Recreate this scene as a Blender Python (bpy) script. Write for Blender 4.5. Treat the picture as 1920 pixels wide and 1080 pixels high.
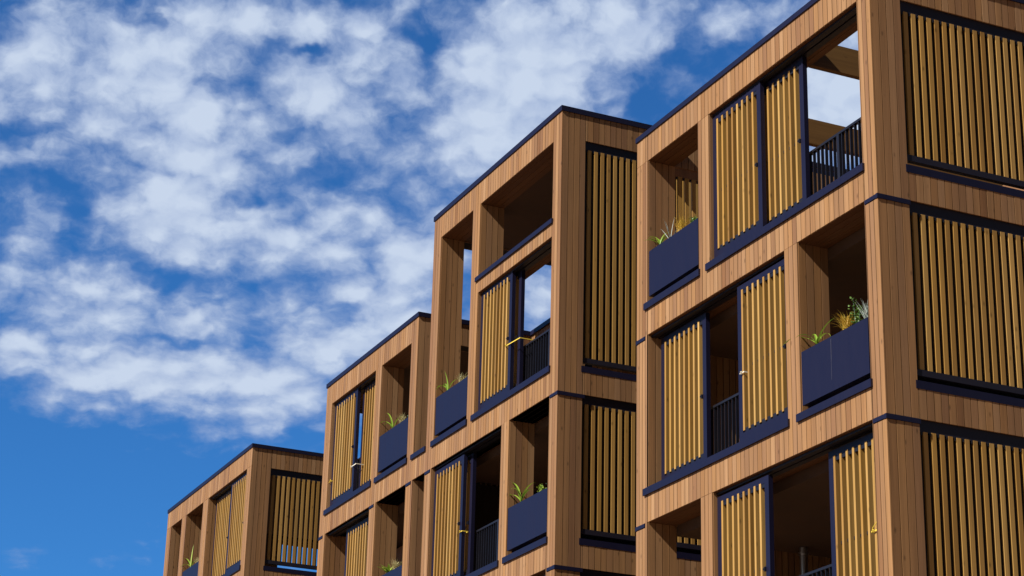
import bpy, math, random
from mathutils import Vector, Matrix
random.seed(7)
for o in list(bpy.data.objects): bpy.data.objects.remove(o)
S = bpy.context.scene
COL = S.collection
GZ = -12.56                                   # ground level (z = 0 is the joint under the upper storey)

# ------------------------------------------------------------------ camera
cam = bpy.data.cameras.new('camera'); co = bpy.data.objects.new('camera', cam); COL.objects.link(co)
cam.sensor_width = 36; cam.lens = 73.739; cam.clip_end = 3000; cam.clip_start = 0.1
Rt = Vector((0.420166, 0.90713, 0.023977)); Dn = Vector((-0.312354, 0.169383, -0.934743)); Fw = Vector((-0.851995, 0.385258, 0.354514))
M = Matrix((( Rt.x, -Dn.x, -Fw.x), (Rt.y, -Dn.y, -Fw.y), (Rt.z, -Dn.z, -Fw.z))).to_4x4()
M.translation = Vector((20.9015, -14.6401, -10.9647))
co.matrix_world = M
S.camera = co

# ------------------------------------------------------------------ sun, sky, exposure
SUN = Vector((0.20, -1.0, 0.86)).normalized()            # towards the sun
sl = bpy.data.lights.new('sun', 'SUN'); so = bpy.data.objects.new('sun', sl); COL.objects.link(so)
sl.energy = 5.0; sl.angle = math.radians(0.5); sl.color = (1.0, 0.955, 0.89)
so.rotation_euler = (-SUN).to_track_quat('-Z', 'Y').to_euler(); so.location = (10, -30, 30)
S.view_settings.view_transform = 'Standard'; S.view_settings.look = 'None'
S.view_settings.exposure = 0.6; S.view_settings.gamma = 1.0

# clouds: (azimuth deg, elevation deg, half-width, half-height, weight), seen anywhere on the dome
CLOUDS = [
(-73.33, 23.45, 11.07, 5.83, 0.62),
(-79.40, 26.31, 3.35, 1.75, 1.00),
(-79.96, 24.68, 2.91, 1.02, 0.55),
(-76.74, 26.32, 2.19, 1.60, 0.80),
(-73.33, 27.34, 2.77, 1.17, 0.80),
(-71.11, 28.07, 2.48, 0.80, 0.75),
(-74.97, 27.77, 1.75, 0.73, 0.50),
(-77.78, 24.43, 1.31, 0.66, 0.60),
(-79.64, 23.29, 1.60, 0.66, 0.60),
(-75.34, 24.88, 1.60, 0.87, 0.45),
(-74.93, 23.90, 1.75, 0.87, 0.75),
(-74.36, 24.53, 1.75, 0.73, 0.40),
(-71.80, 26.30, 1.31, 0.87, 0.70),
(-71.25, 25.33, 1.89, 1.17, 0.80),
(-69.72, 26.57, 1.60, 1.02, 0.60),
(-70.10, 27.55, 0.87, 0.58, 0.30),
(-65.12, 23.83, 1.75, 1.31, 0.60),
(-65.87, 27.72, 2.33, 1.89, 1.10),
(-66.30, 25.84, 1.89, 2.04, 1.05),
(-63.41, 27.04, 2.48, 1.89, 1.00),
(-67.21, 24.36, 1.46, 1.17, 0.55),
(-64.68, 25.87, 1.46, 0.87, 0.50),
(-62.28, 27.76, 1.75, 1.31, 0.70),
(-59.03, 28.00, 2.91, 1.02, 0.80),
(-75.85, 22.10, 2.04, 1.24, 1.10),
(-75.62, 22.98, 1.31, 0.80, 0.50),
(-77.73, 22.50, 1.02, 0.36, 0.40),
(-79.67, 21.00, 1.24, 0.66, 0.50),
(-72.91, 22.03, 1.46, 0.80, 0.60),
(-71.93, 21.37, 1.60, 0.73, 0.50),
(-70.76, 22.60, 1.31, 0.73, 0.40),
(-72.54, 23.36, 1.17, 0.44, 0.40),
(-69.40, 23.69, 1.02, 0.73, 0.35),
(-69.49, 22.38, 1.17, 0.58, 0.35),
(-79.26, 20.05, 2.33, 0.66, 0.95),
(-77.47, 20.08, 1.31, 0.58, 0.60),
(-77.25, 19.45, 2.48, 0.66, 0.75),
(-74.99, 19.42, 1.75, 0.58, 0.55),
(-73.07, 20.14, 1.60, 0.80, 0.50),
(-71.79, 19.35, 1.75, 0.66, 0.60),
(-78.27, 17.85, 3.35, 0.95, 1.00),
(-74.86, 17.84, 3.79, 1.05, 1.00),
(-72.30, 17.87, 2.33, 1.02, 0.80),
(-70.83, 18.67, 1.60, 0.87, 0.90),
(-73.27, 16.80, 2.33, 0.58, 0.55),
(-79.66, 18.44, 1.60, 0.73, 0.50),
(-75.69, 18.79, 2.19, 0.58, 0.40),
(-68.92, 20.36, 1.75, 1.75, 1.05),
(-68.50, 21.40, 1.17, 1.02, 0.60),
(-69.63, 19.17, 1.60, 0.73, 0.80),
(-70.16, 20.31, 0.87, 0.87, 0.40),
(-65.04, 20.49, 1.60, 1.46, 0.90),
(-56.05, 25.90, 2.33, 2.62, 2.10),
(-79.94, 23.90, 1.46, 0.41, -0.80),
(-72.17, 27.02, 1.02, 0.26, -0.90),
(-76.66, 27.54, 0.32, 0.51, -0.70),
(-76.39, 24.49, 0.58, 0.36, -0.50),
(-68.48, 27.63, 0.66, 1.09, -0.80),
(-68.43, 26.56, 0.58, 0.51, -0.40),
(-74.47, 25.74, 1.75, 0.44, -0.35),
(-72.49, 24.81, 0.87, 0.58, -0.45),
(-79.71, 22.57, 1.31, 0.44, -0.50),
(-78.55, 21.69, 0.58, 1.31, -0.60),
(-73.04, 23.76, 0.87, 0.36, -0.40),
(-75.70, 20.52, 1.02, 0.51, -0.70),
(-74.42, 19.83, 0.87, 0.36, -0.50),
(-73.28, 22.80, 0.87, 0.36, -0.40),
(-70.80, 23.33, 1.31, 0.58, -0.45),
(-69.74, 21.20, 0.73, 0.87, -0.50),
(-70.58, 19.70, 0.87, 0.73, -0.55),
(-75.09, 18.84, 1.17, 0.23, -0.50),
(-61.95, 25.89, 0.66, 0.58, -0.90),
(-60.33, 27.03, 0.87, 0.80, -0.60),
(-63.24, 26.18, 0.58, 0.36, -0.30),
(-78.21, 14.59, 6.12, 1.89, -1.30),
(-73.15, 15.22, 3.35, 0.87, -0.90),
(-78.96, 16.15, 1.75, 0.51, -0.50),
(-71.47, 16.76, 0.73, 0.58, -0.50),
]
def build_world():
    w = bpy.data.worlds.new('World'); S.world = w; w.use_nodes = True
    N = w.node_tree.nodes; L = w.node_tree.links
    for n in list(N): N.remove(n)
    out = N.new('ShaderNodeOutputWorld'); bg = N.new('ShaderNodeBackground'); bg.inputs[1].default_value = 0.07
    L.new(bg.outputs[0], out.inputs[0])
    sky = N.new('ShaderNodeTexSky'); sky.sky_type = 'NISHITA'; sky.sun_disc = False
    sky.sun_elevation = math.asin(SUN.z); sky.sun_rotation = math.atan2(SUN.x, SUN.y)
    sky.altitude = 800; sky.air_density = 1.0; sky.dust_density = 0.3; sky.ozone_density = 5.0
    def math_(op, a, b=None, clamp=False):
        n = N.new('ShaderNodeMath'); n.operation = op; n.use_clamp = clamp
        for i, v in enumerate((a, b)):
            if v is None: continue
            if isinstance(v, (int, float)): n.inputs[i].default_value = v
            else: L.new(v, n.inputs[i])
        return n.outputs[0]
    tc = N.new('ShaderNodeTexCoord'); sp = N.new('ShaderNodeSeparateXYZ'); L.new(tc.outputs['Generated'], sp.inputs[0])
    az = math_('MULTIPLY', math_('ARCTAN2', sp.outputs[0], sp.outputs[1]), 57.29578)
    el = math_('MULTIPLY', math_('ARCSINE', sp.outputs[2]), 57.29578)
    cb = N.new('ShaderNodeCombineXYZ'); L.new(math_('MULTIPLY', az, 0.93), cb.inputs[0]); L.new(el, cb.inputs[1])
    P = cb.outputs[0]
    # cloud texture flattens towards the horizon
    cf = N.new('ShaderNodeCombineXYZ'); L.new(math_('MULTIPLY', az, 0.93), cf.inputs[0])
    L.new(math_('MULTIPLY', math_('LOGARITHM', math_('MAXIMUM', el, 1.0), 2.718282), 24.0), cf.inputs[1]); PF = cf.outputs[0]
    # domain warp
    def noise(vec, scale, detail, rough, sy=1.0, off=0.0, dist=0.0):
        mp = N.new('ShaderNodeMapping'); mp.inputs['Scale'].default_value = (scale, scale*sy, 1); mp.inputs['Location'].default_value = (off, off*0.7, off)
        L.new(vec, mp.inputs[0])
        n = N.new('ShaderNodeTexNoise'); n.inputs['Scale'].default_value = 1; n.inputs['Detail'].default_value = detail
        n.inputs['Roughness'].default_value = rough; n.inputs['Distortion'].default_value = dist
        L.new(mp.outputs[0], n.inputs[0]); return n
    wn = noise(P, 0.9, 3, 0.55, 1.2, 3.1)
    wv = N.new('ShaderNodeVectorMath'); wv.operation = 'SUBTRACT'; L.new(wn.outputs['Color'], wv.inputs[0]); wv.inputs[1].default_value = (.5, .5, .5)
    def warp(k, P=P):
        ws = N.new('ShaderNodeVectorMath'); ws.operation = 'MULTIPLY_ADD'; L.new(wv.outputs[0], ws.inputs[0]); ws.inputs[1].default_value = (k, k*0.8, 0); L.new(P, ws.inputs[2]); return ws.outputs[0]
    Q = warp(1.5); Q2 = warp(0.8, PF)
    tot = None; Qg = Q
    for i, (a, e, ra, re, wt) in enumerate(CLOUDS):
        if i and i % 8 == 0:                               # keeps the node stack short: each batch waits for the sum so far
            ma = N.new('ShaderNodeVectorMath'); ma.operation = 'MULTIPLY_ADD'; L.new(tot, ma.inputs[0]); ma.inputs[1].default_value = (1e-6,)*3; L.new(Q, ma.inputs[2]); Qg = ma.outputs[0]
        k = 0.80 if wt > 0 else 0.66
        ma = N.new('ShaderNodeVectorMath'); ma.operation = 'MULTIPLY_ADD'; L.new(Qg, ma.inputs[0])
        ma.inputs[1].default_value = (1/(ra*k), 1/(re*k), 0); ma.inputs[2].default_value = (-a*0.93/(ra*k), -e/(re*k), 0)
        dd = N.new('ShaderNodeVectorMath'); dd.operation = 'DOT_PRODUCT'; L.new(ma.outputs[0], dd.inputs[0]); L.new(ma.outputs[0], dd.inputs[1])
        pw = math_('POWER', 0.3679, dd.outputs['Value'])
        if tot is None: tot = math_('MULTIPLY', pw, wt)
        else:
            n = N.new('ShaderNodeMath'); n.operation = 'MULTIPLY_ADD'; L.new(pw, n.inputs[0]); n.inputs[1].default_value = wt; L.new(tot, n.inputs[2]); tot = n.outputs[0]
    n1 = noise(Q2, 0.42, 6, 0.56, 1.35, 11.0)
    def puffs(scale, off=(0, 0)):
        vm = N.new('ShaderNodeMapping'); vm.inputs['Scale'].default_value = (scale, scale*1.4, 1); vm.inputs['Location'].default_value = (off[0], off[1], 0); L.new(Q2, vm.inputs[0])
        vo = N.new('ShaderNodeTexVoronoi'); vo.voronoi_dimensions = '2D'; vo.feature = 'SMOOTH_F1'; vo.inputs['Scale'].default_value = 1.0; vo.inputs['Smoothness'].default_value = 0.42
        L.new(vm.outputs[0], vo.inputs['Vector']); return vo.outputs['Distance']
    v1 = puffs(0.75); v2 = puffs(1.9, (5.3, 2.2)); v1s = puffs(0.75, (0.10, -0.20))
    pf = math_('ADD', math_('MULTIPLY', math_('SUBTRACT', 0.42, v1), 0.95), math_('MULTIPLY', math_('SUBTRACT', 0.36, v2), 0.32))
    fb = math_('ADD', math_('MULTIPLY', math_('SUBTRACT', n1.outputs['Fac'], 0.5), 2.1), pf)
    n4 = noise(Q2, 2.4, 5, 0.62, 1.3, 57.0)
    fb = math_('ADD', fb, math_('MULTIPLY', math_('SUBTRACT', n4.outputs['Fac'], 0.5), 0.95))
    dens = math_('ADD', fb, math_('SUBTRACT', tot, 0.36))
    mr = N.new('ShaderNodeMapRange'); mr.interpolation_type = 'SMOOTHSTEP'
    mr.inputs['From Min'].default_value = -0.52; mr.inputs['From Max'].default_value = 1.25
    mr.inputs['To Min'].default_value = 0.0; mr.inputs['To Max'].default_value = 0.97
    L.new(dens, mr.inputs['Value'])
    cr = N.new('ShaderNodeValToRGB'); E_ = cr.color_ramp.elements
    E_[0].position = 0.1; E_[0].color = (2.5, 3.5, 5.9, 1); E_[1].position = 0.85; E_[1].color = (5.6, 6.5, 8.0, 1)
    # billows: tops turned to the sun are brighter than their undersides
    sh = math_('MULTIPLY', math_('SUBTRACT', v1s, v1), 1.6)
    m2 = N.new('ShaderNodeMapRange'); m2.inputs['From Min'].default_value = -0.5; m2.inputs['From Max'].default_value = 2.0
    L.new(math_('ADD', dens, sh), m2.inputs['Value']); L.new(m2.outputs[0], cr.inputs[0])
    hs = N.new('ShaderNodeMix'); hs.data_type = 'RGBA'; hs.blend_type = 'MULTIPLY'; hs.inputs['Factor'].default_value = 1.0
    L.new(sky.outputs[0], hs.inputs['A']); hs.inputs['B'].default_value = (0.27, 0.70, 1.18, 1)
    dt = N.new('ShaderNodeVectorMath'); dt.operation = 'DOT_PRODUCT'; L.new(tc.outputs['Generated'], dt.inputs[0]); dt.inputs[1].default_value = (-0.911, 0.412, 0)
    md = N.new('ShaderNodeMapRange'); md.interpolation_type = 'SMOOTHSTEP'; md.inputs['From Min'].default_value = -0.35; md.inputs['From Max'].default_value = 0.75
    L.new(dt.outputs['Value'], md.inputs['Value'])
    tm = N.new('ShaderNodeMix'); tm.data_type = 'RGBA'; L.new(md.outputs[0], tm.inputs['Factor'])
    tm.inputs['A'].default_value = (0.22, 0.23, 0.20, 1); tm.inputs['B'].default_value = (0.30, 0.79, 1.21, 1); L.new(tm.outputs['Result'], hs.inputs['B'])
    mx = N.new('ShaderNodeMix'); mx.data_type = 'RGBA'
    L.new(mr.outputs[0], mx.inputs['Factor']); L.new(hs.outputs['Result'], mx.inputs['A']); L.new(cr.outputs[0], mx.inputs['B'])
    L.new(mx.outputs['Result'], bg.inputs[0])
build_world()
S.world.cycles.sampling_method = 'MANUAL'; S.world.cycles.sample_map_resolution = 256

# ------------------------------------------------------------------ materials
def principled(name):
    m = bpy.data.materials.new(name); m.use_nodes = True
    b = m.node_tree.nodes['Principled BSDF']
    return m, m.node_tree.nodes, m.node_tree.links, b
def wood(name, cols, grain=(60, 60, 1.6), rough=0.62, dark=0.86, bump=0.08, obj_rand=False):
    """timber: every board (mesh island) has its own tone; streaks run along the board; a few knots"""
    m, N, L, b = principled(name)
    g = N.new('ShaderNodeNewGeometry'); tc = N.new('ShaderNodeTexCoord')
    rnd = g.outputs['Random Per Island']
    if obj_rand:
        oi = N.new('ShaderNodeObjectInfo'); ad = N.new('ShaderNodeMath'); ad.operation = 'ADD'
        L.new(rnd, ad.inputs[0]); L.new(oi.outputs['Random'], ad.inputs[1])
        fr = N.new('ShaderNodeMath'); fr.operation = 'FRACT'; L.new(ad.outputs[0], fr.inputs[0]); rnd = fr.outputs[0]
    cr = N.new('ShaderNodeValToRGB'); cr.color_ramp.interpolation = 'LINEAR'
    el = cr.color_ramp.elements
    while len(el) < len(cols): el.new(0.5)
    for i, c in enumerate(cols): el[i].position = i/(len(cols)-1); el[i].color = (*c, 1)
    L.new(rnd, cr.inputs[0])
    off = N.new('ShaderNodeMath'); off.operation = 'MULTIPLY'; off.inputs[1].default_value = 91.7; L.new(rnd, off.inputs[0])
    cbv = N.new('ShaderNodeCombineXYZ')
    for i in range(3): L.new(off.outputs[0], cbv.inputs[i])
    va = N.new('ShaderNodeVectorMath'); va.operation = 'ADD'; L.new(tc.outputs['Object'], va.inputs[0]); L.new(cbv.outputs[0], va.inputs[1])
    def nz(scale, det, ro, dist=0):
        mp = N.new('ShaderNodeMapping'); mp.inputs['Scale'].default_value = scale; L.new(va.outputs[0], mp.inputs[0])
        n = N.new('ShaderNodeTexNoise'); n.inputs['Scale'].default_value = 1; n.inputs['Detail'].default_value = det
        n.inputs['Roughness'].default_value = ro; n.inputs['Distortion'].default_value = dist
        L.new(mp.outputs[0], n.inputs[0]); return n.outputs['Fac']
    n1 = nz(grain, 5, 0.6, 0.4); n2 = nz(tuple(v*0.22 for v in grain), 3, 0.5)
    def mr(v, a, c, lo, hi):
        q = N.new('ShaderNodeMapRange'); q.inputs['From Min'].default_value = a; q.inputs['From Max'].default_value = c
        q.inputs['To Min'].default_value = lo; q.inputs['To Max'].default_value = hi; L.new(v, q.inputs['Value']); return q.outputs[0]
    f1 = mr(n1, 0.3, 0.7, dark, 1.08); f2 = mr(n2, 0.3, 0.72, 0.84, 1.12)
    # knots
    kv = N.new('ShaderNodeTexVoronoi'); kv.inputs['Scale'].default_value = 1.0
    km = N.new('ShaderNodeMapping'); km.inputs['Scale'].default_value = tuple(max(1.0, v*0.05) + (1.6 if v < 5 else 3.0) for v in grain); L.new(va.outputs[0], km.inputs[0]); L.new(km.outputs[0], kv.inputs['Vector'])
    fk = mr(kv.outputs['Distance'], 0.03, 0.13, 0.5, 1.0)
    mu = N.new('ShaderNodeMath'); mu.operation = 'MULTIPLY'; L.new(f1, mu.inputs[0]); L.new(f2, mu.inputs[1])
    mu2 = N.new('ShaderNodeMath'); mu2.operation = 'MULTIPLY'; L.new(mu.outputs[0], mu2.inputs[0]); L.new(fk, mu2.inputs[1])
    mx = N.new('ShaderNodeVectorMath'); mx.operation = 'SCALE'; L.new(cr.outputs[0], mx.inputs[0]); L.new(mu2.outputs[0], mx.inputs['Scale'])
    L.new(mx.outputs[0], b.inputs['Base Color'])
    b.inputs['Roughness'].default_value = rough; b.inputs['Specular IOR Level'].default_value = 0.25
    bp = N.new('ShaderNodeBump'); bp.inputs['Strength'].default_value = bump; bp.inputs['Distance'].default_value = 0.01
    L.new(n1, bp.inputs['Height']); L.new(bp.outputs[0], b.inputs['Normal'])
    return m
def plain(name, col, rough=0.5, metal=0.0, var=0.12, scale=3.0, spec=0.5, streak=False):
    m, N, L, b = principled(name)
    tc = N.new('ShaderNodeTexCoord'); mp = N.new('ShaderNodeMapping'); mp.inputs['Scale'].default_value = (scale*4, scale*4, scale*0.5) if streak else (scale,)*3
    L.new(tc.outputs['Object'], mp.inputs[0])
    n = N.new('ShaderNodeTexNoise'); n.inputs['Scale'].default_value = 1; n.inputs['Detail'].default_value = 6; n.inputs['Roughness'].default_value = 0.65
    L.new(mp.outputs[0], n.inputs[0])
    q = N.new('ShaderNodeMapRange'); q.inputs['From Min'].default_value = 0.25; q.inputs['From Max'].default_value = 0.75
    q.inputs['To Min'].default_value = 1-var; q.inputs['To Max'].default_value = 1+var; L.new(n.outputs['Fac'], q.inputs['Value'])
    mx = N.new('ShaderNodeVectorMath'); mx.operation = 'SCALE'; mx.inputs[0].default_value = col; L.new(q.outputs[0], mx.inputs['Scale'])
    L.new(mx.outputs[0], b.inputs['Base Color'])
    q2 = N.new('ShaderNodeMapRange'); q2.inputs['To Min'].default_value = max(0.02, rough-0.08); q2.inputs['To Max'].default_value = min(1, rough+0.1); L.new(n.outputs['Fac'], q2.inputs['Value'])
    L.new(q2.outputs[0], b.inputs['Roughness'])
    b.inputs['Metallic'].default_value = metal; b.inputs['Specular IOR Level'].default_value = spec
    return m
CEDAR = [(0.194, 0.091, 0.037), (0.328, 0.179, 0.081), (0.266, 0.132, 0.051), (0.364, 0.206, 0.098), (0.22, 0.11, 0.052), (0.334, 0.174, 0.069), (0.25, 0.131, 0.061), (0.304, 0.161, 0.069)]
W_V = wood('cedar_boards', CEDAR)
W_H = wood('cedar_boards_shaded', [(c[0]*.5, c[1]*.42, c[2]*.36) for c in CEDAR], grain=(1.6, 60, 60))  # lengthwise soffit cedar, underside shade put into its darkened colours
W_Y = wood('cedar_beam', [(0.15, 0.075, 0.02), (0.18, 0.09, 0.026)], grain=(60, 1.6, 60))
SLAT = wood('oiled_batten', [(0.385, 0.208, 0.047), (0.45, 0.26, 0.074), (0.285, 0.146, 0.033), (0.485, 0.292, 0.09), (0.395, 0.22, 0.054), (0.33, 0.174, 0.04)], grain=(55, 55, 1.3), dark=0.8, rough=0.55, obj_rand=True)
CORE = plain('dark_backing', (0.016, 0.009, 0.006), 0.9)
NAVY = plain('navy_metal', (0.0068, 0.0062, 0.0235), 0.45, 0.0, 0.06, 2.5, 0.32, True)
BLACK = plain('black_metal', (0.008, 0.008, 0.014), 0.45, 0.0, 0.1, 4, 0.4)
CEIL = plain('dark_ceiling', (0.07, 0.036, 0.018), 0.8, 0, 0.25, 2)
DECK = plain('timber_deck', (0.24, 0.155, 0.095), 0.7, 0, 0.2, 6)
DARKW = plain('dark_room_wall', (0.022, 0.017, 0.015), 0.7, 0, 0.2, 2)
GLASSM = plain('window_glass', (0.015, 0.018, 0.022), 0.06, 0, 0.1, 1, 0.9)
PAVE = plain('paving', (0.17, 0.10, 0.06), 0.85, 0, 0.18, 0.8)
SCREENF = plain('dark_violet_metal', (0.010, 0.008, 0.016), 0.5, 0, 0.1, 4, 0.4)
SOIL = plain('soil', (0.03, 0.02, 0.013), 0.95, 0, 0.4, 30)
STEEL = plain('steel', (0.55, 0.56, 0.58), 0.3, 1.0, 0.1, 4)
YELLOW = plain('yellow_webbing', (0.75, 0.55, 0.06), 0.7, 0, 0.15, 20)
CREAMS = plain('pale_webbing', (0.72, 0.68, 0.55), 0.7, 0, 0.15, 20)
def leafmat(name, cols, trans=0.25):
    m, N, L, b = principled(name)
    g = N.new('ShaderNodeNewGeometry'); cr = N.new('ShaderNodeValToRGB'); el = cr.color_ramp.elements
    while len(el) < len(cols): el.new(0.5)
    for i, c in enumerate(cols): el[i].position = i/(len(cols)-1); el[i].color = (*c, 1)
    L.new(g.outputs['Random Per Island'], cr.inputs[0]); L.new(cr.outputs[0], b.inputs['Base Color'])
    b.inputs['Roughness'].default_value = 0.45
    tr = N.new('ShaderNodeBsdfTranslucent'); L.new(cr.outputs[0], tr.inputs[0])
    mx = N.new('ShaderNodeMixShader'); mx.inputs[0].default_value = trans
    L.new(b.outputs[0], mx.inputs[1]); L.new(tr.outputs[0], mx.inputs[2])
    L.new(mx.outputs[0], N['Material Output'].inputs[0])
    return m
L_STRAP = leafmat('strappy_leaf', [(0.17, 0.29, 0.03), (0.26, 0.40, 0.04), (0.36, 0.45, 0.06)])
L_GOLD = leafmat('golden_blade', [(0.52, 0.31, 0.03), (0.66, 0.44, 0.06), (0.46, 0.36, 0.05)])
L_PALE = leafmat('pale_blade', [(0.50, 0.42, 0.18), (0.62, 0.55, 0.28), (0.42, 0.38, 0.16)])
L_GREEN = leafmat('shrub_leaf', [(0.05, 0.13, 0.02), (0.10, 0.20, 0.03), (0.16, 0.26, 0.05)])
L_SILV = leafmat('silver_blade', [(0.32, 0.38, 0.34), (0.45, 0.50, 0.45), (0.25, 0.32, 0.28)], 0.12)
L_DARK = leafmat('dark_sprig', [(0.03, 0.07, 0.04), (0.06, 0.11, 0.07)], 0.1)

# ------------------------------------------------------------------ mesh helpers
class MB:
    def __init__(s): s.v = []; s.f = []; s.second = []
    def part2(s, *b):                                      # a box in the mesh's second material
        n = len(s.f); s.box(*b); s.second += list(range(n, len(s.f)))
    def box(s, x0, x1, y0, y1, z0, z1):
        if x1 < x0: x0, x1 = x1, x0
        if y1 < y0: y0, y1 = y1, y0
        if z1 < z0: z0, z1 = z1, z0
        if min(x1-x0, y1-y0, z1-z0) < 1e-5: return
        n = len(s.v)
        s.v += [(x0,y0,z0),(x1,y0,z0),(x1,y1,z0),(x0,y1,z0),(x0,y0,z1),(x1,y0,z1),(x1,y1,z1),(x0,y1,z1)]
        s.f += [(n,n+3,n+2,n+1),(n+4,n+5,n+6,n+7),(n,n+1,n+5,n+4),(n+1,n+2,n+6,n+5),(n+2,n+3,n+7,n+6),(n+3,n,n+4,n+7)]
    def tube(s, pts, r, k=8):
        n0 = len(s.v); P = [Vector(p) for p in pts]
        for i, p in enumerate(P):
            t = (P[min(i+1, len(P)-1)] - P[max(i-1, 0)]).normalized()
            a = t.orthogonal().normalized(); b = t.cross(a)
            rr = r[i] if isinstance(r, (list, tuple)) else r
            for j in range(k):
                q = p + (a*math.cos(2*math.pi*j/k) + b*math.sin(2*math.pi*j/k))*rr; s.v.append(tuple(q))
        for i in range(len(P)-1):
            for j in range(k):
                s.f.append((n0+i*k+j, n0+i*k+(j+1)%k, n0+(i+1)*k+(j+1)%k, n0+(i+1)*k+j))
        s.f.append(tuple(n0+j for j in reversed(range(k)))); s.f.append(tuple(n0+(len(P)-1)*k+j for j in range(k)))
    def mesh(s, name, mat, base=(0, 0, 0), bevel=0):
        me = bpy.data.meshes.new(name)
        me.from_pydata([(a-base[0], b-base[1], c-base[2]) for a, b, c in s.v], [], s.f); me.update()
        me.materials.append(mat)
        if s.second:
            me.materials.append(BLACK)
            for i in s.second: me.polygons[i].material_index = 1
        return me
    def obj(s, name, mat, parent=None, base=None):
        if base is None: base = wbase(parent)
        o = bpy.data.objects.new(name, s.mesh(name, mat, base)); COL.objects.link(o)
        if parent: o.parent = parent
        else: o.location = base
        return o
def wbase(p):
    v = Vector((0, 0, 0))
    while p: v += p.location; p = p.parent
    return tuple(v)
def place(name, me, parent, loc):
    o = bpy.data.objects.new(name, me); COL.objects.link(o); o.parent = parent
    b = wbase(parent); o.location = (loc[0]-b[0], loc[1]-b[1], loc[2]-b[2]); return o
def thing(name, label, cat, loc, group=None):
    o = bpy.data.objects.new(name, None); COL.objects.link(o); o.location = loc; o.empty_display_size = 0.3
    o['label'] = label; o['category'] = cat
    if group: o['group'] = group
    return o
def tag(o, label, cat, group=None):
    o['label'] = label; o['category'] = cat
    if group: o['group'] = group
    return o

# ------------------------------------------------------------------ cladding
BW = 0.114; GAP = 0.011; TH = 0.021
def strips(u0, u1, w0, w1, ops):
    """u-strips of a wall with rectangular openings -> [(ua, ub, [(wa, wb), ...])]"""
    us = sorted({u0, u1, *[v for o in ops for v in o[:2] if u0 < v < u1]})
    res = []
    for a, b in zip(us, us[1:]):
        if b-a < 1e-4: continue
        iv = [(w0, w1)]
        for o in ops:
            if o[0] <= a+1e-6 and o[1] >= b-1e-6:
                nv = []
                for p, q in iv:
                    if o[3] <= p or o[2] >= q: nv.append((p, q)); continue
                    if o[2] > p: nv.append((p, o[2]))
                    if o[3] < q: nv.append((o[3], q))
                iv = nv
        res.append((a, b, [x for x in iv if x[1]-x[0] > 0.01]))
    return res
FRONT = lambda y: (lambda mb, u0, u1, n0, n1, w0, w1: mb.box(u0, u1, y-n1, y-n0, w0, w1))
BACKF = lambda y: (lambda mb, u0, u1, n0, n1, w0, w1: mb.box(u0, u1, y+n0, y+n1, w0, w1))
RIGHT = lambda x: (lambda mb, u0, u1, n0, n1, w0, w1: mb.box(x+n0, x+n1, u0, u1, w0, w1))
LEFT = lambda x: (lambda mb, u0, u1, n0, n1, w0, w1: mb.box(x-n1, x-n0, u0, u1, w0, w1))
def clad(mb, tf, u0, u1, w0, w1, ops=(), cuts=()):
    for a, b, iv in strips(u0, u1, w0, w1, ops):
        n = max(1, round((b-a)/BW)); bw = (b-a)/n
        for i in range(n):
            p = a+i*bw+GAP/2; q = a+(i+1)*bw-GAP/2
            if i == 0 and (abs(a-u0) < 1e-6): p = a
            if i == n-1 and (abs(b-u1) < 1e-6): q = b
            for za, zb in iv:
                zs = [za] + [c for c in cuts if za+0.05 < c < zb-0.05] + [zb]
                for c, d in zip(zs, zs[1:]):
                    dz = random.uniform(-.0012, .0012)
                    tf(mb, p, q, -TH, dz, c+(0.0025 if c != za else 0), d-(0.0025 if d != zb else 0))
def core(mb, tf, u0, u1, w0, w1, ops, n0, n1):
    for a, b, iv in strips(u0, u1, w0, w1, ops):
        for za, zb in iv: tf(mb, a, b, n0, n1, za, zb)

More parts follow.
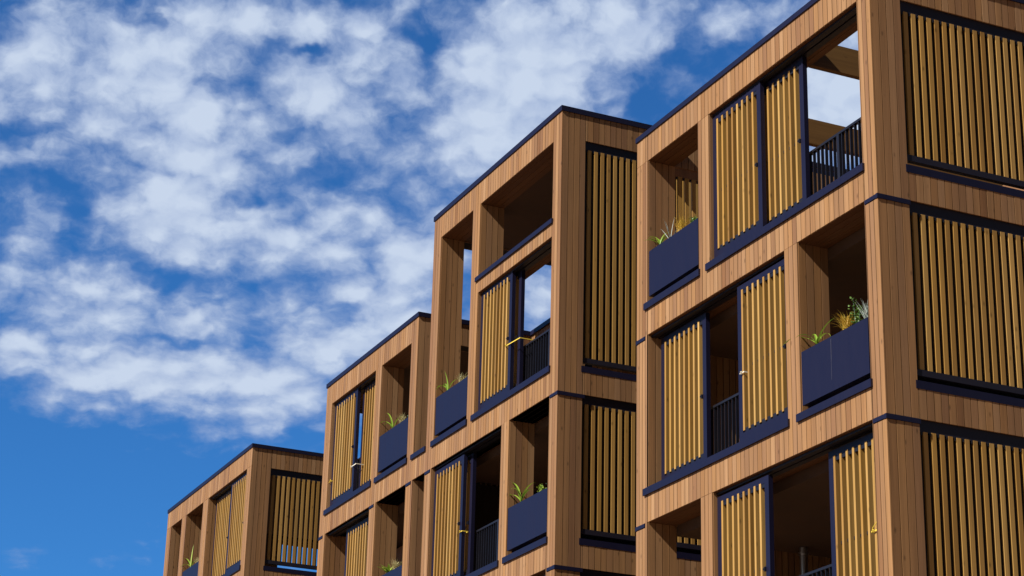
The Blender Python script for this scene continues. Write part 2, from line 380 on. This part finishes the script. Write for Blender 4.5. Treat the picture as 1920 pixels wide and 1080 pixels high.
T = 0.5                                                    # depth of the front frame
class Block:
    def __init__(s, name, label, x0, x1):
        s.x0, s.x1 = x0, x1
        s.root = thing(name, label, 'building', ((x0+x1)/2, 4.0, GZ))
        s.cl = MB(); s.core = MB(); s.sof = MB(); s.cap = MB()
    def front(s, x0, x1, z0, z1, ops, slits=(), cuts=(), soff_depth=None):
        k = [(a, b, z-.072, z) for a, b, z in slits]
        clad(s.cl, FRONT(0), x0, x1, z0, z1, list(ops)+k, cuts)
        e = TH+.001
        core(s.core, FRONT(0), x0+e, x1-e, z0, z1, [(a-e, b+e, c, d+e) for a, b, c, d in ops], -T+e, -e)
        for a, b, c, d in ops:
            clad(s.cl, RIGHT(a), e+.002, T, c, d)           # left jamb, faces right
            clad(s.cl, LEFT(b), e+.002, T, c, d)
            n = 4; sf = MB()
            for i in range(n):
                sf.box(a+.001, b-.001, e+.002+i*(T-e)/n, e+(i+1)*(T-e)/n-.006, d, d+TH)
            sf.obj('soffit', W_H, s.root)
        for a, b, z in slits:
            m = MB(); m.box(a+.004, b if b in (s.x1,) else b-.004, -.012, .03, z-.064, z-.008); m.obj('joint_strip', NAVY, s.root)
    def side(s, x, y0, y1, z0, z1, ops, face=1, th=0.33, cuts=(), slits=(), inner=True):
        tf = RIGHT(x) if face > 0 else LEFT(x)
        k = [(0, .51, z-.072, z) for z in slits]
        clad(s.cl, tf, y0+TH+.003, y1, z0, z1, list(ops)+k, cuts)
        core(s.core, tf, max(y0, T-.02), y1, z0, z1, ops, -th+TH+.001, -TH-.001)
        if inner:
            ti = LEFT(x-th) if face > 0 else RIGHT(x+th)
            clad(s.cl, ti, T+.003, y1, z0, z1, ops, cuts)
        for z in slits:
            m = MB(); (m.box(x-.03, x+.012, -.0115, .51, z-.070, z-.004) if face > 0 else m.box(x-.012, x+.03, -.0115, .51, z-.070, z-.004))
            m.obj('joint_strip', NAVY, s.root)
    def roofcap(s, x0, x1, y1, z, h=0.085, w=0.36, sides='flrb'):
        o = .022
        if 'f' in sides: s.cap.box(x0-o, x1+o, -o, w, z, z+h)
        if 'r' in sides: s.cap.box(x1-w, x1+o, w, y1, z, z+h)
        if 'l' in sides: s.cap.box(x0-o, x0+w, w, y1, z, z+h)
        if 'b' in sides: s.cap.box(x0-o, x1+o, y1, y1+w, z, z+h)
    def sill(s, xa, xb, z0, z1=None):
        m = MB(); m.box(xa-.08, xb+.045, -.035, .13, z0+.42, z0+.528 if z1 is None else z1); return m.obj('window_sill', NAVY, s.root)
    def sidesill(s, x, ya, yb, z0):
        m = MB(); m.box(x-.14, x+.005, ya-.03, yb+.03, z0+.40, z0+.51); return m.obj('window_sill', NAVY, s.root)
    def finish(s):
        s.cl.obj('cladding', W_V, s.root); s.core.obj('frame_core', CORE, s.root)
        if s.cap.v: s.cap.obj('roof_edging', NAVY, s.root)
    def part(s, name, mat, *boxes):
        m = MB()
        for b in boxes: m.box(*b)
        return m.obj(name, mat, s.root)

# ------------------------------------------------------------------ shutter, slat screen, balustrade
SH = {}
def shutter_meshes(w, n):
    if (w, n) in SH: return SH[(w, n)]
    f = MB(); st = .105; d = .07; z0, z1 = .545, 2.93
    f.box(0, st, 0, d, z0, z1); f.box(w-st, w, 0, d, z0, z1)
    f.box(st, w-st, 0, d, z0, .70); f.box(st, w-st, 0, d, 2.835, z1)
    sl = MB(); pitch = (w-2*st)/n
    for i in range(n):
        a = st + i*pitch + .012
        j = random.uniform(-.003, .003)
        sl.box(a, a+.045, -.006, .066, .725+j, 2.85+j)
        for z in (.698, 2.78):
            f.part2(a+.0455, a+pitch-.001, .004, .05, z, z+.062)
    f.part2(st-.01, w-st+.01, .045, .066, 1.66, 1.70)                # horizontal tie bar behind the battens
    h = MB(); h.box(w-st-.018, w-st+.008, -.03, 0, 1.60, 1.66); h.box(w-st-.034, w-st-.006, -.038, -.03, 1.62, 1.64)
    SH[(w, n)] = [f.mesh('shutter_frame', NAVY), sl.mesh('slats', SLAT), h.mesh('handle', BLACK)]
    return SH[(w, n)]
def shutter(b, x, y, z, w=1.39, n=8):
    f, sl, h = shutter_meshes(w, n)
    o = place('shutter_frame', f, b.root, (x, y, z))
    for nm, me in (('slats', sl), ('handle', h)):
        c = bpy.data.objects.new(nm, me); COL.objects.link(c); c.parent = o
    return o
def track(b, xa, xb, zt):
    b.part('shutter_track', BLACK, (xa+.002, xb-.002, .07, .16, zt-.035, zt-.002)); b.part('shutter_track', BLACK, (xa+.002, xb-.002, .19, .28, zt-.035, zt-.002))
def balustrade(b, xa, xb, z, y=.34, post=None):
    m = MB(); t = z+1.48
    m.box(xa, xb, y-.03, y+.03, t-.035, t); m.box(xa, xb, y-.02, y+.02, z+.60, z+.635)
    n = max(2, round((xb-xa)/.104)); st = (xb-xa)/n
    for i in range(1, n):
        m.box(xa+i*st-.006, xa+i*st+.006, y-.022, y+.022, z+.635, t-.035)
    for p in ([xa+.03, xb-.03] + ([post] if post else [])):
        m.box(p-.03, p+.03, y-.035, y+.035, z+.46, t-.036)
    return m.obj('balustrade_grille', BLACK, b.root)
def slat_screen(b, x, ya, yb, z, zt, back=True, face=1, r=.028):
    """battens hung flat in an opening of a side wall; x is the wall face"""
    X = lambda d: x - face*d
    f = MB()
    a0, a1 = (.005, .09) if face > 0 else (-.07, .03)
    f.box(X(r+a0), X(r+a1), ya, yb, zt-.165, zt); f.box(X(r-.01 if face > 0 else r-.07), X(r+.07 if face > 0 else r+.03), ya, yb, z+.585, z+.67)
    n = int((yb-ya-.07)/.128)
    f.box(X(r+.045 if face > 0 else r-.03), X(r+a1), yb-.06, yb, z+.67, zt-.165)
    sl = MB()
    for i in range(n):
        a = ya + .065 + .128*i; j = random.uniform(-.004, .004)
        sl.box(X(r), X(r+.034), a, a+.068, z+.655+j, zt-.155+j)
        f.part2(X(r+.002), X(r+.03), a-.03, a-.012, zt-.20, zt-.16)
    o = f.obj('screen_frame', SCREENF if face > 0 else W_V, b.root)
    sl.obj('slats', SLAT, o)
    if back:
        k = MB(); k.box(X(r+.16), X(r+.19), ya, yb, z+.70, zt); k.obj('backing_panel', BLACK, o)
        if back == 2: return o
        g = MB(); g.box(X(r+.17), X(r+.18), ya, yb, z+.53, z+.695); g.obj('glass_strip', GLASSM, o)
    return o

# ------------------------------------------------------------------ ground
m = MB(); m.v = [(-1500, -1500, GZ), (1500, -1500, GZ), (1500, 1500, GZ), (-1500, 1500, GZ)]; m.f = [(0, 1, 2, 3)]
g = m.obj('ground', PAVE); g['kind'] = 'structure'

DEP = 8.0
ST = [0, -3, -6, -9]                                        # storey joints
def rooms(b, xa, xb, storeys, back=4.2, roof=None):
    """floor slabs, back walls of the rooms"""
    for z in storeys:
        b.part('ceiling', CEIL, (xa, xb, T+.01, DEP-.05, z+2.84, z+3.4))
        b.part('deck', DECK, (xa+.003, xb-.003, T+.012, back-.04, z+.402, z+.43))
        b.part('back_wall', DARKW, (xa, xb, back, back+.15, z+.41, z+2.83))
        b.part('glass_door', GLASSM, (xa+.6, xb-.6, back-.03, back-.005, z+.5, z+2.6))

# ================================================================== block A (right hand)
A = Block('timber_building', 'timber block with an open roof terrace, beams over it and wide slatted end walls', -6.66, 0)
loggia = (-6.30, -4.68); win = (-4.355, -0.31); win2 = (-6.31, -2.29); log2 = (-1.96, -0.31)
opsA = []
for z, odd in ((0, 1), (-3, 0), (-6, 1), (-9, 0)):
    zt = z+2.97 if z == 0 else z+3.0
    for a in ((loggia, win) if odd else (win2, log2)): opsA.append((a[0], a[1], z+.44, zt))
sl = [(x, y, z) for z in ST for x, y in ((-6.66, -6.37), (-.29, 0))]
A.front(-6.66, 0, GZ, 3.42, opsA, sl, cuts=[0, -3, -6, -9, 2.97])
SY = 4.6
A.side(0, 0, DEP, GZ, 3.42, [(.5, SY, z+.44, z+(2.97 if z == 0 else 3.0)) for z in ST] + [(SY+.4, DEP-.5, z+.44, z+(2.97 if z == 0 else 3.0)) for z in ST], cuts=ST+[2.97], slits=ST)
A.side(-6.66, 0, DEP, GZ, 3.42, [(.5, SY, .44, 2.97), (.5, 1.35, -5.56, -3.0)], face=-1, th=.36, cuts=ST+[2.97], slits=ST)
A.core.box(-6.6, -.06, DEP-.3, DEP, GZ, 2.9)
A.roofcap(-6.66, 0, DEP, 3.42)
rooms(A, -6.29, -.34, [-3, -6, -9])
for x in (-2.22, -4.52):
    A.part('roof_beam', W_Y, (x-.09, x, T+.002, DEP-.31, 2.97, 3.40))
A.part('deck', DECK, (-6.28, -.35, T+.012, 5.1, .402, .43))
A.part('back_wall', W_V, (-6.29, -.34, 5.2, 5.35, .41, 2.7))
for z in ST:
    slat_screen(A, 0, .5, SY, z, z+(2.97 if z == 0 else 3.0), back=2 if z == 0 else 1); A.sidesill(0, .5, SY, z)
slat_screen(A, -6.66, .5, SY, 0, 2.97, back=False, face=-1, r=.315)
for (a, b_), z in ((loggia, 0), (win, 0), (win2, -3), (log2, -3), (loggia, -6), (win, -6), (win2, -9), (log2, -9)): A.sill(a, b_, z)
track(A, *win, 2.97); track(A, *win2, 0); track(A, *win, -3)
shutter(A, -4.35, .075, 0); shutter(A, -3.36, .185, 0)
shutter(A, -6.215, .195, -3); shutter(A, -3.70, .075, -3)
shutter(A, -4.335, .075, -6); shutter(A, -1.63, .195, -6)
balustrade(A, -4.35, -.32, 0, post=-1.33); balustrade(A, -6.30, -2.30, -3, post=-5.0); balustrade(A, -4.35, -.32, -6)
A.finish()

# ================================================================== blocks B + C (one stepped building)
B = Block('timber_building', 'middle timber block with the tall open top bay and a lower wing across a gap', -21.30, -9.50)
B.x1 = -9.5
bl = (-14.95, -13.38); bw = (-13.035, -9.84); bw2 = (-15.01, -11.78); bl2 = (-11.45, -9.82)
cw = (-20.93, -18.28); cl_ = (-17.935, -16.315); gp = (-15.97, -15.345)
opsB = [(bl[0], bl[1], .44, 4.75), (bw[0], bw[1], .44, 2.93), (bw[0], bw[1], 3.18, 4.75)]
B.front(-15.32, -9.5, .0, 5.22, opsB, [(-15.32, -15.06, 0), (-9.79, -9.5, 0)][:0], cuts=[])
opsC = [(cw[0], cw[1], .44, 2.94), (cl_[0], cl_[1], .44, 2.94)]
B.front(-21.30, -15.97, .0, 3.40, opsC, cuts=[])
# band under the gap, then the shared storeys below
clad(B.cl, FRONT(0), -15.97, -15.32, 0, .44); B.core.box(-15.99, -15.30, TH+.001, T, 0.0, .43)
opsL = []
for z, odd in ((-3, 0), (-6, 1), (-9, 0)):
    for a in ((bl, bw) if odd else (bw2, bl2)): opsL.append((a[0], a[1], z+.44, z+3.0))
    for a in (cw, cl_): opsL.append((a[0], a[1], z+.44, z+3.0))
    opsL.append((gp[0], gp[1], z+.44, z+3.0))
sl = []
for z in ST: sl += [(-9.79, -9.5, z), (-15.325, -15.06, z), (-16.30, -16.04, z), (-18.275, -18.03, z), (-21.30, -21.05, z)]
sl = [s_ for s_ in sl if not any(a < (s_[0]+s_[1])/2 < b and d >= s_[2]-.03 >= c for a, b, c, d in opsL)]
B.front(-21.30, -9.5, GZ, 0, opsL, sl, cuts=[-3, -6, -9])
# side walls
B.side(-9.5, 0, DEP, GZ, 5.22, [(.47, SY, .44, 4.73)] + [(.47, SY, z+.44, z+3.0) for z in ST[1:]], cuts=ST, slits=ST)
B.side(-15.32, 0, DEP, 0, 5.22, [(.5, 3.4, .44, 4.75)], face=-1, th=.36, cuts=ST)
B.side(-15.97, 0, DEP, 0, 3.40, [(.5, 2.35, .44, 2.94)], face=1, th=.33, cuts=ST)
B.side(-21.30, 0, DEP, GZ, 3.40, [(.5, 3.6, .44, 2.94), (.5, 1.1, -2.56, 0)], face=-1, th=.36, cuts=ST, slits=ST)
for xx, fc in ((-15.97, 1), (-15.345, -1)):                # walls of the narrow gap below
    clad(B.cl, RIGHT(xx) if fc > 0 else LEFT(xx), T+.003, DEP-.3, GZ, 0, (), ST)
    B.core.box(xx-fc*.022, xx-fc*.28, T+.003, DEP-.3, GZ, -.16)
B.core.box(-21.2, -9.56, DEP-.3, DEP, GZ, 2.9); B.core.box(-15.25, -9.56, DEP-.3, DEP, 2.9, 5.1)
B.roofcap(-15.32, -9.5, DEP, 5.22, .10); B.roofcap(-21.30, -15.97, DEP, 3.40, .095)
B.cap.box(-15.94, -14.9, 2.46, 2.8, 3.40, 3.495)
clad(B.cl, FRONT(2.5), -15.97, -14.96, .45, 3.40); B.core.box(-15.96, -14.97, 2.53, 2.75, .45, 3.39)
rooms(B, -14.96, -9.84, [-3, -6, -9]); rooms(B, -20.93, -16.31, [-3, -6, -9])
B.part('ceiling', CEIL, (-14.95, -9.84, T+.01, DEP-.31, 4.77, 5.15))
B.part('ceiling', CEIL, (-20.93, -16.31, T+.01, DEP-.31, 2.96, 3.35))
B.part('deck', DECK, (-14.94, -9.85, T+.012, 5.1, .402, .43)); B.part('deck', DECK, (-20.92, -16.32, T+.012, 5.1, .402, .43))
B.part('back_wall', W_V, (-14.95, -9.84, 5.2, 5.35, .41, 4.76)); B.part('back_wall', W_V, (-20.93, -16.31, 5.2, 5.35, .41, 2.95))
B.part('balcony_wall', W_V, (-20.93, -18.6, 1.45, 1.52, -2.55, -.27))
slat_screen(B, -9.5, .47, SY, 0, 4.73, back=2); B.sidesill(-9.5, .47, SY, 0)
for z in ST[1:]: slat_screen(B, -9.5, .47, SY, z, z+3.0); B.sidesill(-9.5, .47, SY, z-.01)
for (a, b_), z in ((bl, 0), (bw, 0), (bw2, -3), (bl2, -3), (bl, -6), (bw, -6), (cw, 0), (cl_, 0), (cw, -3), (cl_, -3), (bw2, -9), (bl2, -9), (cw, -6), (cl_, -6), (gp, -3)): B.sill(a, b_, z)
m = MB(); m.box(bw[0]-.09, bw[1]+.045, -.035, .40, 3.17, 3.255); m.obj('window_sill', NAVY, B.root)
m = MB(); m.box(gp[0]-.08, gp[1]+.03, -.035, T, .42, .515); m.obj('window_sill', NAVY, B.root)
track(B, *bw, 2.93); track(B, *bw2, 0); track(B, *cw, 2.94); track(B, *cw, 0)
shutter(B, -13.02, .075, 0); shutter(B, -12.88, .195, 0)
shutter(B, -14.99, .075, -3); shutter(B, -14.84, .195, -3)
shutter(B, -20.91, .075, 0); shutter(B, -19.50, .195, 0, 1.2, 7)
shutter(B, -20.10, .195, -3); shutter(B, -11.3, .075, -6); shutter(B, -20.6, .075, -6)
balustrade(B, -13.03, -9.85, 0, post=-10.5); balustrade(B, -15.0, -11.79, -3, post=-12.5); balustrade(B, -20.92, -18.29, 0); balustrade(B, -20.92, -18.32, -3)
B.finish()

# ================================================================== block D (far left)
D = Block('timber_building', 'most distant timber block, sky showing between its end wall slats', -33.92, -26.58)
do = [(-33.50, -32.48), (-32.07, -30.55), (-30.10, -26.92)]
opsD = [(a, b, z+.44, z+(2.94 if z == 0 else 3.0)) for z in ST for a, b in do]
D.front(-33.92, -26.58, GZ, 3.40, opsD, [(x, y, z) for z in ST for x, y in ((-33.92, -33.66), (-26.86, -26.58))], cuts=ST+[2.94])
D.side(-26.58, 0, DEP, GZ, 3.40, [(.5, SY, z+.44, z+(2.94 if z == 0 else 3.0)) for z in ST], cuts=ST, slits=ST)
D.side(-33.92, 0, DEP, GZ, 3.40, [(3.1, 7.2, .44, 2.94)], face=-1, th=.36, cuts=ST, slits=ST)
D.core.box(-33.8, -26.7, DEP-.3, DEP, GZ, 2.9)
D.roofcap(-33.92, -26.58, DEP, 3.40, .095)
rooms(D, -33.55, -26.92, [-3, -6, -9])
D.part('ceiling', CEIL, (-33.55, -26.92, T+.01, DEP-.31, 2.96, 3.35))
slat_screen(D, -26.58, .5, SY, 0, 2.94, back=False); slat_screen(D, -26.58, .5, SY, -3, 0)
for z in ST[:2]: D.sidesill(-26.58, .5, SY, z)
for a, b_ in do: D.sill(a, b_, 0); D.sill(a, b_, -3)
track(D, *do[2], 2.94)
shutter(D, -30.02, .195, 0); shutter(D, -28.37, .075, 0)
m = MB()
for i in range(31): m.box(-26.80, -26.765, .52+.128*i, .585+.128*i, .67, 1.30)
m.box(-26.81, -26.755, .5, SY, 1.30, 1.34); m.obj('balustrade_grille', BLACK, D.root)
D.finish()

# ------------------------------------------------------------------ planters and plants
GLINT = plain('pale_glint', (0.035, 0.035, 0.06), 0.7, 0, 0.3, 30)  # painted glint: pale colour standing in for light on the navy metal
def planter(xa, xb, z, label, streak=False):
    o = thing('planter_box', label, 'planter', ((xa+xb)/2, .22, z+.53), 'navy planter boxes in the balcony openings')
    a, b = xa+.02, xb-.035
    m = MB(); y0, y1, z0, z1, t = .012, .42, z+.632, z+1.39, .012
    m.box(a, b, y0, y0+t, z0, z1); m.box(a, b, y1-t, y1, z0, z1); m.box(a, a+t, y0+t, y1-t, z0, z1); m.box(b-t, b, y0+t, y1-t, z0, z1); m.box(a+t, b-t, y0+t, y1-t, z0, z0+t)
    m.obj('box', NAVY, o)
    m = MB(); m.box(a+t+.001, b-t-.001, y0+t+.001, y1-t-.001, z1-.12, z1-.05); m.obj('soil', SOIL, o)
    for x in (a+.15, b-.15):
        m = MB(); m.box(x-.03, x+.03, .12, .38, z+.53, z0); m.obj('foot', BLACK, o)
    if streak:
        m = MB(); m.box(a+.72, a+.727, y0-.0012, y0-.0002, z1-.60, z1-.03); m.box(a+.733, a+.736, y0-.0012, y0-.0002, z1-.33, z1-.02); m.obj('glint', GLINT, o)  # glint on the planter front, added as thin pale strips
    return o
def blade(mb, p, az, length, w, lift, droop, seg=7, fold=.35):
    """a folded strap leaf that rises, arches and tapers"""
    p = Vector(p); d = Vector((math.cos(az), math.sin(az), 0)); side = Vector((-d.y, d.x, 0))
    ang = lift; n0 = len(mb.v)
    for i in range(seg+1):
        t = i/seg; ww = w*(min(1, .55+1.6*t) if t < .3 else 1)*(1-t**2.2)*.5 + .0006
        up = Vector((0, 0, 1))*math.cos(ang) - d*math.sin(ang)
        for k in (-1, 0, 1): mb.v.append(tuple(p + side*(k*ww) + up*(abs(k)*ww*fold)))
        p = p + (d*math.cos(ang) + Vector((0, 0, 1))*math.sin(ang))*(length/seg); ang -= droop/seg*(0.5+t)
    for i in range(seg):
        for k in (0, 1):
            a = n0+i*3+k; mb.f.append((a, a+1, a+4, a+3))
def clump(name, label, cat, group, loc, mat, n, length, w, lift, droop, spread=.03, azr=(0, 6.283), seg=7):
    mb = MB(); lo, hi = length
    for i in range(n):
        a = azr[0] + (azr[1]-azr[0])*((i+.5)/n) + random.uniform(-.4, .4)
        p = Vector(loc) + Vector((random.uniform(-spread, spread), random.uniform(-spread*.6, spread*.6), 0))
        blade(mb, p, a, random.uniform(lo, hi), w*random.uniform(.8, 1.15), random.uniform(*lift), random.uniform(*droop), seg)
    return tag(mb.obj(name, mat, None, loc), label, cat, group)
def arch_plant(label, x, z, leaves, w=.04, y=.085, group='strappy arching plants in the planters'):
    """leaves: (azimuth deg, length, lift deg, droop deg)"""
    mb = MB(); loc = (x, y, z)
    for az, ln, li, dr in leaves:
        blade(mb, (x+random.uniform(-.015, .015), y+random.uniform(-.01, .01), z), math.radians(az), ln*1.35, w*1.1, math.radians(li), math.radians(dr), 9)
    return tag(mb.obj('strappy_plant', L_STRAP, None, loc), label, 'plant', group)
def leafy(label, x, z, h, n, mat=L_GREEN, name='leafy_shrub', y=.12, stems=3, ls=.035):
    loc = (x, y, z); root = thing(name, label, 'plant', loc, 'small leafy shrubs in the planters')
    st = MB(); lf = MB()
    for s_ in range(stems):
        hh = h*(1 if s_ == 0 else random.uniform(.4, .75)); a = random.uniform(0, 6.28); lean = random.uniform(.02, .16)
        pts = [(x+math.cos(a)*lean*t*hh*2+(s_*.03), y+math.sin(a)*lean*t*hh, z-.03+t*hh) for t in (0, .35, .7, 1)]
        st.tube(pts, [.005, .004, .003, .0015], 6)
        for i in range(n):
            t = random.uniform(.12, 1); k = min(2, int(t*3)); f = t*3-k
            p = Vector(pts[k]).lerp(Vector(pts[k+1]), f) + Vector((random.gauss(0, .022), random.gauss(0, .022), random.gauss(0, .01)))
            d = Vector((random.uniform(-1, 1), random.uniform(-1, 1), random.uniform(-.2, .8))).normalized(); sd = d.orthogonal().normalized()
            L_ = ls*random.uniform(.7, 1.25); q = len(lf.v)
            nrm = d.cross(sd)
            lf.v += [tuple(p), tuple(p+d*L_*.5+sd*L_*.34+nrm*L_*.1), tuple(p+d*L_), tuple(p+d*L_*.5-sd*L_*.34+nrm*L_*.1)]
            lf.f += [(q, q+1, q+2, q+3)]
    st.obj('stem', L_DARK, root); lf.obj('foliage', mat, root); return root
GG = 'golden grass tufts in the planters'; PG = 'pale grass tufts in the planters'; SG = 'silver spiky plants in the planters'
def gold(label, x, z, y=.10, n=85, l=(.16, .31), mat=L_GOLD, name='golden_tuft', g=GG):
    return clump(name, label, 'grass tuft', g, (x, y, z), mat, n, l, .009, (.75, 1.5), (.3, 1.5), .07, seg=5)
def silver(label, x, z, y=.12, n=20, l=(.18, .33)):
    return clump('silver_spiky_plant', label, 'plant', SG, (x, y, z), L_SILV, n, l, .02, (.85, 1.5), (.0, .35), .04, seg=5)
def X(r, f): return r[0] + (r[1]-r[0])*f
top = 1.43
planter(*loggia, 0, 'navy planter box on the top floor of the roof-terrace block, beside two closed shutters')
arch_plant('bright green strappy plant at one end of the top floor planter of the roof-terrace block', X(loggia, .16), top, [(185, .34, 60, 110), (200, .26, 75, 120), (170, .40, 50, 90), (20, .2, 60, 120), (250, .22, 40, 90), (100, .3, 75, 80)])
silver('thin pale blades beside the strappy plant in the top floor planter of the roof-terrace block', X(loggia, .32), top, n=5, l=(.25, .42))
gold('golden grass tuft in the middle of the top floor planter of the roof-terrace block', X(loggia, .57), top)
leafy('low bright green shrub beside golden grass in the top floor planter of the roof-terrace block', X(loggia, .78), top, .14, 40)
leafy('thin dark sprig at the far end of the top floor planter of the roof-terrace block', X(loggia, .93), top, .2, 8, L_DARK, 'dark_sprig', stems=2)
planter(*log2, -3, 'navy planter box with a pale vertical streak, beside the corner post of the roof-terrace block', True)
arch_plant('strappy green plant overhanging one end of the planter by the corner post', X(log2, .18), -3+top, [(188, .60, 38, 75), (35, .34, 72, 60), (10, .26, 55, 150), (210, .3, 65, 120), (160, .3, 70, 100), (340, .2, 40, 120)])
gold('golden grass tuft in the planter by the corner post, beside the tall shrub', X(log2, .60), -3+top, n=110)
leafy('tallest dark green leafy shrub, in the planter by the corner post', X(log2, .72), -3+top, .42, 55, stems=3)
silver('silvery spiky plant at the far end of the planter by the corner post', X(log2, .88), -3+top, n=24)
planter(*bl, 0, 'navy planter box under the tall open bay of the middle block')
arch_plant('strappy green plant at one end of the planter under the tall open bay', X(bl, .27), top, [(186, .48, 45, 95), (195, .34, 55, 120), (30, .25, 70, 90), (170, .4, 60, 110), (280, .3, 85, 25)], w=.04)
gold('pale grass tuft in the planter under the tall open bay', X(bl, .66), top, n=60, l=(.12, .24), mat=L_PALE, name='pale_tuft', g=PG)
leafy('dark sprig at the far end of the planter under the tall open bay', X(bl, .88), top, .16, 10, L_DARK, 'dark_sprig', stems=2)
planter(*bl2, -3, 'navy planter box one floor below the yellow strap, beside the middle block corner post')
arch_plant('largest strappy plant, two long leaves arching over the lower planter of the middle block', X(bl2, .25), -3+top, [(184, .66, 42, 120), (178, .60, 68, 95), (20, .36, 72, 95), (250, .36, 80, 60), (300, .3, 70, 130), (15, .30, 60, 110)], w=.045)
leafy('small pale green leafy shrub in the lower planter of the middle block', X(bl2, .68), -3+top, .15, 45, L_STRAP)
leafy('dark sprig at the far end of the lower planter of the middle block', X(bl2, .9), -3+top, .14, 12, L_DARK, 'dark_sprig', stems=3)
planter(*cl_, 0, 'navy planter box on the top floor of the lower wing, beside the paired shutters')
arch_plant('strappy green plant with long leaves arching from the top planter of the lower wing', X(cl_, .34), top, [(186, .62, 45, 85), (178, .55, 66, 70), (25, .3, 66, 90), (195, .3, 60, 110), (270, .25, 80, 40)])
gold('pale grass tuft in the top planter of the lower wing', X(cl_, .62), top, n=70, l=(.14, .26), mat=L_PALE, name='pale_tuft', g=PG)
leafy('dark sprig at the far end of the top planter of the lower wing', X(cl_, .85), top, .15, 12, L_DARK, 'dark_sprig', stems=2)
planter(*cl_, -3, 'navy planter box cut by the bottom edge, holding a broad-leaved rosette')
clump('broad_leaf_plant', 'broad-leaved green rosette in the planter cut by the bottom edge', 'plant', None, (X(cl_, .30), .17, -3+top), L_STRAP, 13, (.24, .38), .075, (.5, 1.35), (.4, 1.2), .02)
gold('cream grass tuft beside the broad-leaved rosette in the bottom planter', X(cl_, .62), -3+top, n=90, l=(.14, .26), mat=L_PALE, name='pale_tuft', g=PG)
leafy('small leafy sprig beside the cream grass in the bottom planter', X(cl_, .86), -3+top, .16, 14, L_GREEN, 'dark_sprig', stems=2)
planter(*do[1], 0, 'navy planter box in the most distant block')
arch_plant('strappy green plant with one upright blade in the planter of the most distant block', X(do[1], .35), top, [(184, .62, 50, 80), (190, .5, 30, 60), (120, .46, 88, 8), (20, .25, 60, 90)])
gold('pale grass tuft in the planter of the most distant block', X(do[1], .68), top, n=60, l=(.12, .22), mat=L_PALE, name='pale_tuft', g=PG)

# ------------------------------------------------------------------ tie straps and the flue
def strap(label, mat, x0, x1, y0, y1, z, w=.017, tilt=0.0, tail=None):
    """a webbing loop round the uprights between x0..x1, y0..y1"""
    m = MB(); t = .006
    def q(xa, xb, ya, yb): 
        n = len(m.v); m.box(xa, xb, ya, yb, z, z+w)
        for i in range(n, len(m.v)):
            v = m.v[i]; m.v[i] = (v[0], v[1], v[2] + tilt*(v[0]-x0))
    q(x0-t, x1+t, y0-t, y0); q(x0-t, x1+t, y1, y1+t); q(x0-t, x0, y0, y1); q(x1, x1+t, y0, y1)
    if tail: m.tube([(x0+.02, y0-.01, z+w), (x0+.05, y0-.02, z+w+.03), (tail[0], y0-.03, z+tail[1])], .006, 6)
    m.tube([(x0+.03, y0-.016, z-.005), (x0+.05, y0-.022, z+.02), (x0+.07, y0-.016, z+w+.004)],   .006, 6)
    return tag(m.obj('tie_strap', mat, None, ((x0+x1)/2, (y0+y1)/2, z)), label, 'strap', 'tie straps on the shutters')
strap('yellow tie strap from a shutter stile to the railing below the middle block roof terrace', YELLOW, -11.83, -11.20, .06, .40, 1.50, tilt=-.05)
strap('small yellow tie strap on the shutter of the middle block near the bottom edge', YELLOW, -13.66, -13.54, .06, .17, -1.55)
strap('pale tie strap across the gap between the two shutters of the lower wing', CREAMS, -19.64, -19.33, .05, .28, 1.17)
strap('small yellow strap end beside the shutters of the lower wing', YELLOW, -20.90, -20.83, .06, .16, 1.16, tail=(-20.96, -.05))
strap('pale tie strap round one batten of the open shutter on the middle storey', CREAMS, -3.61, -3.50, .05, .15, -1.43)
strap('yellow tie strap with a loose tail beside the corner post of the lowest visible storey', YELLOW, -.66, -.44, .17, .30, -4.37, tail=(-.5, .10))
m = MB(); m.tube([(-5.9, 2.5, -5.55), (-5.9, 2.5, -3.17)], .065, 16); m.tube([(-5.9, 2.5, -3.28), (-5.9, 2.5, -3.25)], .09, 16)
tag(m.obj('flue_pipe', STEEL, None, (-5.9, 2.5, -5.55)), 'shiny steel flue pipe inside the dark lowest balcony of the roof-terrace block', 'pipe')
